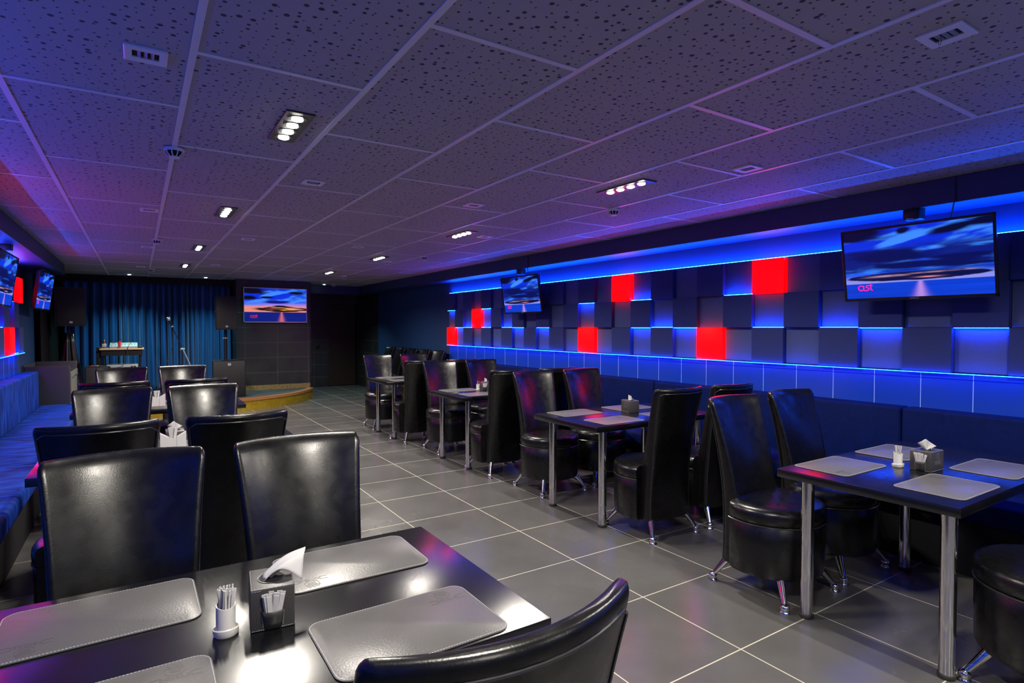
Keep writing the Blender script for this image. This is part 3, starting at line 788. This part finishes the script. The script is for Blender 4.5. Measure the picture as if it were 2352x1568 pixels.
for i, p in enumerate(TV_R):
    television(p, -PI/2, R(9), .90, .505, ['black television showing a sunset, hung over right wall panels nearest the camera',
               'black television showing a sunset, hung over right wall panels at the far end'][i], 'near', group=GT)
    bracket(p[0]+.0, p[1], 2.16, -1, ['black bracket hanging right television nearest the camera from the beam', 'black bracket hanging the far right television from the beam'][i])
    cb = MB().tube([(p[0]-.021, p[1]-.23+.02*k, 2.39-.0-.0*k) if False else (4.287-.001, p[1]-.24, 2.385-.03*k) for k in range(5)]+[(4.28, p[1]-.235, 2.22), (4.30, p[1]-.22, 2.17), (4.315, p[1]-.20, 2.12)], .004, 6).build('power_cable', M_rubber)
    tag(cb, ['thin dark cable running down to right television nearest the camera', 'thin dark cable running down to the far right television'][i], 'cable', 'television cables')
TV_L = [(-1.04, 7.2, 1.90), (-1.038, 9.915, 1.935)]
for i, p in enumerate(TV_L):
    television(p, PI/2+(R(-3.8) if i else 0), R(8), .90, .505, ['television at left edge of picture, hung over the left wall panels', 'small-looking television hung beside red box at far end of left wall'][i], 'near', group=GT)
    bracket(p[0]-.0, p[1], 2.18, 1, ['black bracket hanging left-edge television from the left beam', 'black bracket hanging far left television from the left beam'][i])
television((2.335, 12.352, 1.895), 0, 0, 1.20, .69, 'large silver-framed television showing an orange sunset on the slate stage wall', 'stage', bez=.014, frame=M_alu, brand=False)

# ------------------------------------------------------------------ ceiling fittings
M_slat = mat('dull_slat', (.22, .22, .23), .6)
M_frame = mat('dark_fitting_plate', (.03, .03, .032), .35)
def downlight(x, y, label, nb=4, spot=True, cool=False):
    t = thing('downlight', label, 'ceiling light', (x, y, CEIL-.004), 0, 'recessed downlights')
    ln = .45 if nb == 4 else .12
    MB().box(-.062, .062, -ln/2, ln/2, -.004, .004, .002, 1).build('plate', M_frame if nb == 4 else M_white, t, 0)
    for k in range(nb):
        yy = (k-(nb-1)/2)*.098
        q = MB().lathe([(.042, -.006), (.042, -.003), (.029, -.003), (.029, -.006)], 24, (0, yy)).build('bulb_ring', M_frame, t)
        MB().lathe([(.027, -.0042), (.024, -.011), (.014, -.015), (.0, -.016)], 20, (0, yy)).build('bulb', M_bulbg if cool else M_bulb, t, 60)
        if spot:
            ld = bpy.data.lights.new('lamp', 'SPOT'); ld.energy = SPOT_W if not cool else (90 if x < 2 else 90); ld.spot_size = R(156) if not cool else R(118); ld.spot_blend = .75
            ld.shadow_soft_size = .022; ld.color = (1, .93, .82) if not cool else ((.35, 1, .9) if x < 2 else (.6, 1, 1))
            lo = bpy.data.objects.new('lamp', ld); C.objects.link(lo); lo.parent = t; lo.location = (0, yy, -.045)
for i, y in enumerate((.45, 2.88, 5.26, 7.77, 10.1)):
    downlight(.615, y, f'four-bulb recessed downlight over the left tables, {["overhead behind camera","nearest in view","second in view","third in view","farthest one"][i]}')
for i, y in enumerate((.45, 2.88, 5.23, 7.62, 10.06)):
    downlight(2.765, y, f'four-bulb recessed downlight over the right tables, {["overhead out of view","nearest in view","second in view","third in view","farthest one"][i]}')
for i, y in enumerate((-1.95,)):
    downlight(.615, y, 'four-bulb recessed downlight over the left tables, far behind camera')
    downlight(2.765, y, 'four-bulb recessed downlight over the right tables, far behind camera')
for (x, y, l_) in ((-.115, 12.28, 'greenish single downlight over left half of the stage'), (1.08, 12.25, 'greenish single downlight over right half of the stage'), (3.41, 12.8, 'greenish single downlight beside the corridor beam')):
    downlight(x, y, l_, 1, True, True)
def make_vent():
    t = thing('ceiling_vent', 'x', 'vent', (0, 0, 0), 0, 'square ceiling vents')
    q = MB(); a, b = .065, .040
    o_ = [(-a, -a), (a, -a), (a, a), (-a, a)]; i_ = [(-b, -b*.72), (b, -b*.72), (b, b*.72), (-b, b*.72)]
    rg = lambda p, z, s=1: [Vector((x*s, y*s, z)) for x, y in p]
    q.loft([rg(o_, .0), rg(o_, -.006), rg(o_, -.009, .93), rg(i_, -.006), rg(i_, .0)], False, False); q.build('frame', M_white, t, 20)
    MB().box(-b, b, -b*.72, b*.72, -.0008, .0).build('backing', M_matte, t, 0)
    for k in range(3):
        xx = -.02+.02*k
        MB().box(-.006, .006, -b*.72, b*.72, -.0005, .0005, 0, 1, Matrix.Translation((xx, 0, -.0035)) @ Matrix.Rotation(R(32), 4, 'Y')).build('slat', M_slat, t, 0)
    return t
vent0 = make_vent(); tree(vent0)
VENTS = [((.035, 2.39), 0, 'white ceiling vent at top left, nearest the camera'), ((2.20, .83), 90, 'white ceiling vent with wire clip at top right corner'),
         ((.971, 3.886), 0, 'white ceiling vent just beyond the nearest left downlight'), ((.089, 5.50), 0, 'white ceiling vent beside the second left downlight'),
         ((2.185, 3.93), 0, 'white ceiling vent between nearest and second right downlights, aisle side'), ((3.05, 2.15), 90, 'white ceiling vent near the right beam, reddish from light boxes'),
         ((.998, 6.727), 0, 'white ceiling vent over the aisle beyond second left downlight'), ((2.17, 6.68), 0, 'white ceiling vent over the aisle beyond second right downlight'),
         ((3.046, 5.24), 0, 'white ceiling vent beside the second right downlight'), ((.103, 8.02), 0, 'white ceiling vent beside the third left downlight'),
         ((.996, 9.79), 0, 'white ceiling vent beside the farthest left downlight'), ((3.02, 8.0), 0, 'white ceiling vent beside the third right downlight'),
         ((.05, 10.7), 0, 'white ceiling vent nearest the stage on the left')]
for i, ((x, y), rz, lab) in enumerate(VENTS):
    if i == 0: vent0.location = (x, y, CEIL-.0005); vent0['label'] = lab; v0 = vent0
    else: v0 = dup(vent0, (x, y, CEIL-.0005), R(rz), lab, 'square ceiling vents')
    if i == 1:
        MB().tube([(.018+.004*math.cos(a), .0, -.014-.014*math.sin(a)) for a in [2*PI*k/16 for k in range(16)]], .0008, 5, True).build('wire_clip', M_rubber, v0)
def make_smoke():
    t = thing('smoke_detector', 'x', 'smoke detector', (0, 0, 0), 0, 'round smoke detectors')
    MB().lathe([(.0, 0), (.048, 0), (.048, -.012), (.044, -.016), (.0, -.016)], 28).build('base', M_white, t, 40)
    MB().lathe([(.040, -.016), (.036, -.028), (.022, -.040), (.0, -.042)], 28).build('chamber', M_matte, t, 60)
    q = MB()
    for k in range(10):
        a = 2*PI*k/10; c_, s_ = math.cos(a), math.sin(a)
        q.tube([(.046*c_, .046*s_, -.016), (.040*c_, .040*s_, -.030), (.024*c_, .024*s_, -.044)], .003, 5)
    q.lathe([(.0, -.042), (.026, -.042), (.026, -.047), (.0, -.050)], 20); q.build('cage', M_white, t, 60)
    return t
sm0 = make_smoke(); tree(sm0)
SM = [((.173, 3.55), 'round smoke detector on ceiling grid at left, nearest the camera'), ((3.205, 3.47), 'round smoke detector below the nearest right downlight'),
      ((.182, 7.29), 'round smoke detector on left ceiling bar, second from camera'), ((3.20, 7.10), 'round smoke detector near third right downlight'),
      ((3.17, 10.57), 'round smoke detector near the farthest right downlight'), ((.19, 11.0), 'round smoke detector on left ceiling bar nearest the stage'),
      ((3.60, 12.75), 'round white smoke detector beside the corridor beam')]
for i, ((x, y), lab) in enumerate(SM):
    if i == 0: sm0.location = (x, y, CEIL-.004); sm0['label'] = lab
    else: dup(sm0, (x, y, CEIL-.004), 0, lab, 'round smoke detectors')

# ------------------------------------------------------------------ stage curtain and side drape
def pleated(name, x0, x1, yfun, z0, z1, m, seed, npl, amp, along='x'):
    rs = random.Random(seed); n = npl*10; ph = []; tpos = 0
    ws = [rs.uniform(.6, 1.5) for _ in range(npl)]; tot = sum(ws); am = [rs.uniform(.55, 1.1)*amp for _ in range(npl)]
    top, bot = [], []
    cum = 0
    for k in range(npl):
        sh = rs.uniform(-.25, .25)/npl
        for j in range(10):
            t = j/10; u = (cum+ws[k]*t)/tot
            d_ = am[k]*(1-2*abs(math.sin(PI*t))**.75)
            top.append((u, d_*.55)); bot.append((u+sh*math.sin(PI*t), d_*1.15))
        cum += ws[k]
    rows = []
    for i in range(15):
        f_ = i/14; z = z1+(z0-z1)*f_; row = []
        for (ua, da), (ub, db) in zip(top, bot):
            u = ua+(ub-ua)*f_; d_ = da+(db-da)*f_**.7
            p = x0+(x1-x0)*u
            row.append(Vector((p, yfun+d_, z)) if along == 'x' else Vector((yfun+d_, p, z)))
        rows.append(row)
    q = MB(); q.sheet(rows); return q.build(name, m, None, 180, solid=.004)
o = pleated('stage_curtain', XL+.12, 1.605, YC, .212, 2.385, M_curt, 5, 24, .105); tag(o, 'pleated teal blue curtain hanging behind the stage', 'curtain')
o = pleated('side_drape', 10.75, 12.9, XL+.055, .212, 2.23, M_drape, 9, 18, .032, 'y'); tag(o, 'black drape hanging at the left side of the stage', 'curtain')

# ------------------------------------------------------------------ stage equipment
SZ = .205
def loudspeaker(loc, rz, w_, d_, h_, label, logo=True, name='loudspeaker', cat='loudspeaker'):
    t = thing(name, label, cat, loc, rz)
    q = MB(); q.loft([[Vector((x, y, z)) for x, y in ((-w_/2, -d_/2), (w_/2, -d_/2), (w_/2*.72, d_/2), (-w_/2*.72, d_/2))] for z in (0, h_)]); q.build('cabinet', M_black, t, 20)
    MB().box(-w_/2+.012, w_/2-.012, -d_/2-.012, -d_/2+.002, .012, h_-.012, .006).build('grille', M_grille, t)
    if logo: MB().box(-.022, .022, -d_/2-.016, -d_/2-.011, .045, .075, .003, 1, Matrix.Translation((0, 0, 0))).build('badge', M_alu, t, 0)
    for s_ in (-1, 1): MB().box(s_*w_*.435-.008, s_*w_*.435+.008, -.05, .05, h_*.5, h_*.5+.03, .004, 1).build('handle', M_rubber, t, 0)
    return t
loudspeaker((1.325, 11.66, 1.41), R(4), .36, .34, .60, 'black loudspeaker on pole above subwoofer, left of the stage television')
t = thing('speaker_pole', 'black pole standing on the subwoofer under the right loudspeaker', 'pole', (1.33, 11.66, .868))
MB().rod((0, 0, 0), (0, 0, .40), .024).build('outer_tube', M_black, t); MB().rod((0, 0, .38), (0, 0, .541), .018).build('inner_tube', M_black, t)
MB().rod((-.045, -.02, .39), (.03, -.02, .39), .008).build('clamp_knob', M_alu, t)
t = loudspeaker((1.335, 11.60, SZ), R(4), .54, .50, .66, 'large black subwoofer cabinet standing on the stage beside curtain', False, 'subwoofer', 'subwoofer')
MB().box(-.028, .028, -.27, -.262, .565, .615, .004, 1).build('badge', M_alu, t, 0)
loudspeaker((-.94, 11.75, 1.475), R(14), .40, .36, .61, 'black loudspeaker on covered tripod at left end of stage')
t = thing('speaker_stand', 'tripod stand draped in black cloth under left stage loudspeaker', 'stand', (-.94, 11.75, SZ+.002))
MB().rod((0, 0, .3), (0, 0, 1.27), .022).build('pole', M_black, t)
for k in range(3):
    a = R(100+120*k); MB().rod((0, 0, .72), (.24*math.cos(a), .24*math.sin(a), .016), .014).build('leg', M_black, t)
q = MB(); rg = []
for r, z in ((.05, 1.16), (.07, 1.0), (.09, .8), (.13, .55), (.17, .3), (.20, .12)):
    rg.append([Vector(((r*(1+.22*math.sin(7*a+z*2))+.012*math.sin(3*a))*math.cos(a), (r*(1+.22*math.sin(7*a+z*2)))*math.sin(a), z)) for a in [2*PI*k/56 for k in range(56)]])
q.loft(rg, False, False); q.build('cloth_cover', mat('black_satin', (.012, .013, .018), .35, spec=.6), t, 180, solid=.004)

# microphone on boom stand
t = thing('microphone_stand', 'black boom microphone stand on the stage in front of curtain', 'microphone stand', (.655, 11.75, SZ))
MB().rod((0, 0, .03), (0, 0, .86), .010).build('upright', M_black, t)
MB().lathe([(.0, 0), (.14, 0), (.14, .012), (.02, .03), (.0, .032)], 28).build('base', M_black, t)
b0, b1 = Vector((-.135, 0, 1.22)), Vector((.115, 0, .59))
MB().rod(b0, b0+(b1-b0)*.55, .008).build('boom', M_black, t); MB().rod(b0+(b1-b0)*.52, b1, .011).build('boom_lower', M_alu, t)
MB().rod((-.03, -.02, .86), (.03, .02, .86), .018).build('clutch', M_alu, t)
t = thing('microphone', 'silver-headed microphone clipped to the boom stand on stage', 'microphone', (.435, 11.75, SZ))
ax = (b0-b1).normalized(); bs = Vector((-.06, 0, 1.205))-Vector((.0, 0, 0))
p0 = Vector((.655-.137-.435, 0, 1.225)); p1 = p0+ax*.15
MB().rod(p0, p1, .012, .019).build('body', M_black, t); MB().lathe([(.0, 0), (.026, .004), (.030, .03), (.028, .05), (.016, .064), (.0, .066)], 16, (0, 0), Matrix.Translation(p1) @ ax.to_track_quat('Z', 'Y').to_matrix().to_4x4()).build('head', M_alu, t, 60)
MB().rod(p0+ax*.03, p0+ax*.05, .021).build('clip', M_alu, t)
o = MB().tube([(.655-.137, 11.74, 1.20+SZ), (.50, 11.72, 1.12), (.47, 11.7, .98), (.40, 11.68, .82), (.33, 11.66, .62), (.26, 11.64, .40), (.22, 11.62, .222)], .004, 6).build('microphone_cable', M_rubber); tag(o, 'thin black cable drooping from the stage microphone to the floor', 'cable')

# sound desk with mixer and amplifier
t = thing('sound_desk', 'small black-legged sound desk with pale wood top on the stage', 'desk', (-.22, 11.5, SZ))
MB().box(-.30, .30, -.2, .2, .885, .908, .003).build('desktop', M_ply, t, 0)
MB().box(-.28, .28, -.18, .18, .79, .884).build('drawer_case', M_matte, t, 0)
for s_ in (-1, 1):
    for yy in (-.15, .15): MB().rod((s_*.25, yy, .80), (s_*.21, yy, .0), .016).build('leg', M_matte, t)
MB().box(-.29, .29, -.2, .2, .535, .555, .003).build('shelf', M_matte, t, 0)
MB().box(-.345, -.285, -.15, .15, .60, .93, .006).build('side_rack', M_matte, t)
t = thing('amplifier', 'flat silver amplifier with yellow sticker on the sound desk shelf', 'amplifier', (-.22, 11.5, SZ+.555))
MB().box(-.215, .215, -.17, .17, 0, .085, .004).build('case', M_ampf, t)
MB().box(-.215, .215, -.176, -.170, .004, .081, .002, 1).build('faceplate', M_ampf, t, 0)
for x in (-.17, .13, .17): MB().lathe([(.016, 0), (.014, .012), (.0, .013)], 14, (0, 0), Matrix.Translation((x, -.176, .05)) @ Matrix.Rotation(PI/2, 4, 'X')).build('knob', M_black, t)
MB().box(-.085, -.03, -.1775, -.176, .008, .026).build('sticker', M_yel, t, 0)
t = thing('mixing_console', 'silver mixing console with white faders on the sound desk', 'mixer', (-.20, 11.5, SZ+.9085))
q = MB(); q.loft([[Vector((x, -.15, .0)), Vector((x, .15, .0)), Vector((x, .15, .085)), Vector((x, -.15, .028))] for x in (-.19, .19)]); q.build('case', M_alu, t, 20)
for k in range(8):
    x = -.15+.043*k
    MB().box(x-.008, x+.008, -.05, -.03, .047, .072, .002, 1).build('fader', M_plast, t, 0)
    MB().lathe([(.007, .074), (.006, .09), (.0, .091)], 10, (x, .09)).build('knob', M_redp if k == 2 else M_plast, t)
o = MB().box(-.49, -.43, 11.38, 11.46, SZ+.93, SZ+.985, .006).build('wireless_receiver', M_ampf); tag(o, 'small silver receiver on the rack beside the sound desk', 'receiver')
o = MB().lathe([(.0, SZ+.985), (.012, SZ+.985), (.014, SZ+1.03), (.009, SZ+1.05), (.0, SZ+1.052)], 12, (-.46, 11.42)).build('brass_bell', mat('brass', (.8, .5, .15), .25, 1.), None); tag(o, 'tiny brass knob standing on the silver receiver', 'ornament')
o = MB().lathe([(.0, SZ+.938), (.020, SZ+.938), (.024, SZ+1.02), (.0, SZ+1.021)], 16, (-.255, 11.335+.0)).build('red_cup', M_redp); o.location = (0, 0, 0); tag(o, 'small red cup standing on the mixing console', 'cup')
o = MB().box(-.03, .06, 11.38, 11.60, SZ+.9085, SZ+.940, .004).build('laptop_box', M_black); tag(o, 'flat black player at right end of the sound desk', 'player')
o = MB().tube([(-.34, 11.36, SZ+.99), (-.25, 11.33, SZ+1.05), (-.16, 11.33, SZ+1.06), (-.10, 11.31, SZ+1.0), (-.14, 11.285, SZ+.93), (-.16, 11.28, SZ+.75), (-.22, 11.27, SZ+.62), (-.40, 11.2, SZ+.58), (-.62, 11.0, .80), (-.70, 10.85, .78)], .004, 6).build('audio_cable', M_rubber); tag(o, 'black cable looping over the sound desk towards grey cabinet', 'cable')

# grey drawer cabinet with raised rim, and black box beside it
t = thing('drawer_cabinet', 'grey drawer cabinet with raised rim behind end of left bench', 'cabinet', (-1.0, 10.18, 0))
MB().box(-.24, .225, -.5, .5, .03, .86).build('body', M_cab, t, 0)
MB().box(-.24, .235, -.52, -.50, .0, .945, .012, 3).build('front_panel', M_cab, t)
MB().box(-.24, .235, .50, .52, .0, .96, .012, 3).build('back_panel', M_cab, t)
MB().box(-.255, -.24, -.52, .52, .0, .955).build('side_panel', M_cab, t, 0)
for k, (ya, yb) in enumerate(((-.495, -.005), (.005, .495))):
    for z0, z1 in ((.06, .44), (.46, .85)):
        d_ = MB().box(.225, .243, ya, yb, z0, z1, .002, 1).build('drawer', M_cabl, t, 0)
        MB().rod((.262, (ya+yb)/2-.07, z1-.06), (.262, (ya+yb)/2+.07, z1-.06), .006).build('handle', M_chrome, d_)
o = MB().box(-1.07, -.97, 10.0, 10.1, .861, .9, .008).build('brass_tray', mat('brass', (.8, .5, .15), .25, 1.)); tag(o, 'small brass tray lying in the rim of the grey cabinet', 'tray')
t = loudspeaker((-.55, 10.72, 0), R(10), .30, .34, .87, 'black floor speaker beside the grey drawer cabinet', False)
o = MB().box(-.60, -.50, 10.62, 10.70, .871, .885, .004).build('gold_case', mat('brass', (.8, .5, .15), .25, 1.)); tag(o, 'small gold case lying on the black floor speaker', 'case')

# corridor details
t = thing('security_camera', 'small dark security camera on tiled wall by the far door', 'camera', (4.638, 14.0, 1.985))
MB().box(-.02, .0, -.03, .03, -.03, .03, .003).build('mount', M_black, t); MB().rod((-.02, 0, 0), (-.10, -.05, -.015), .022).build('body', M_cab, t); MB().rod((-.10, -.05, -.015), (-.115, -.06, -.018), .018, .016).build('lens', M_black, t)
t = thing('wall_socket', 'small black wall socket on the slate corridor wall', 'socket', (3.66, 14.40, .98))
MB().box(-.045, .045, -.012, 0, -.045, .045, .004).build('plate', M_black, t); MB().lathe([(.026, 0), (.026, .004), (.0, .004)], 18, (0, 0), Matrix.Translation((0, -.012, 0)) @ Matrix.Rotation(PI/2, 4, 'X')).build('outlet', M_matte, t)
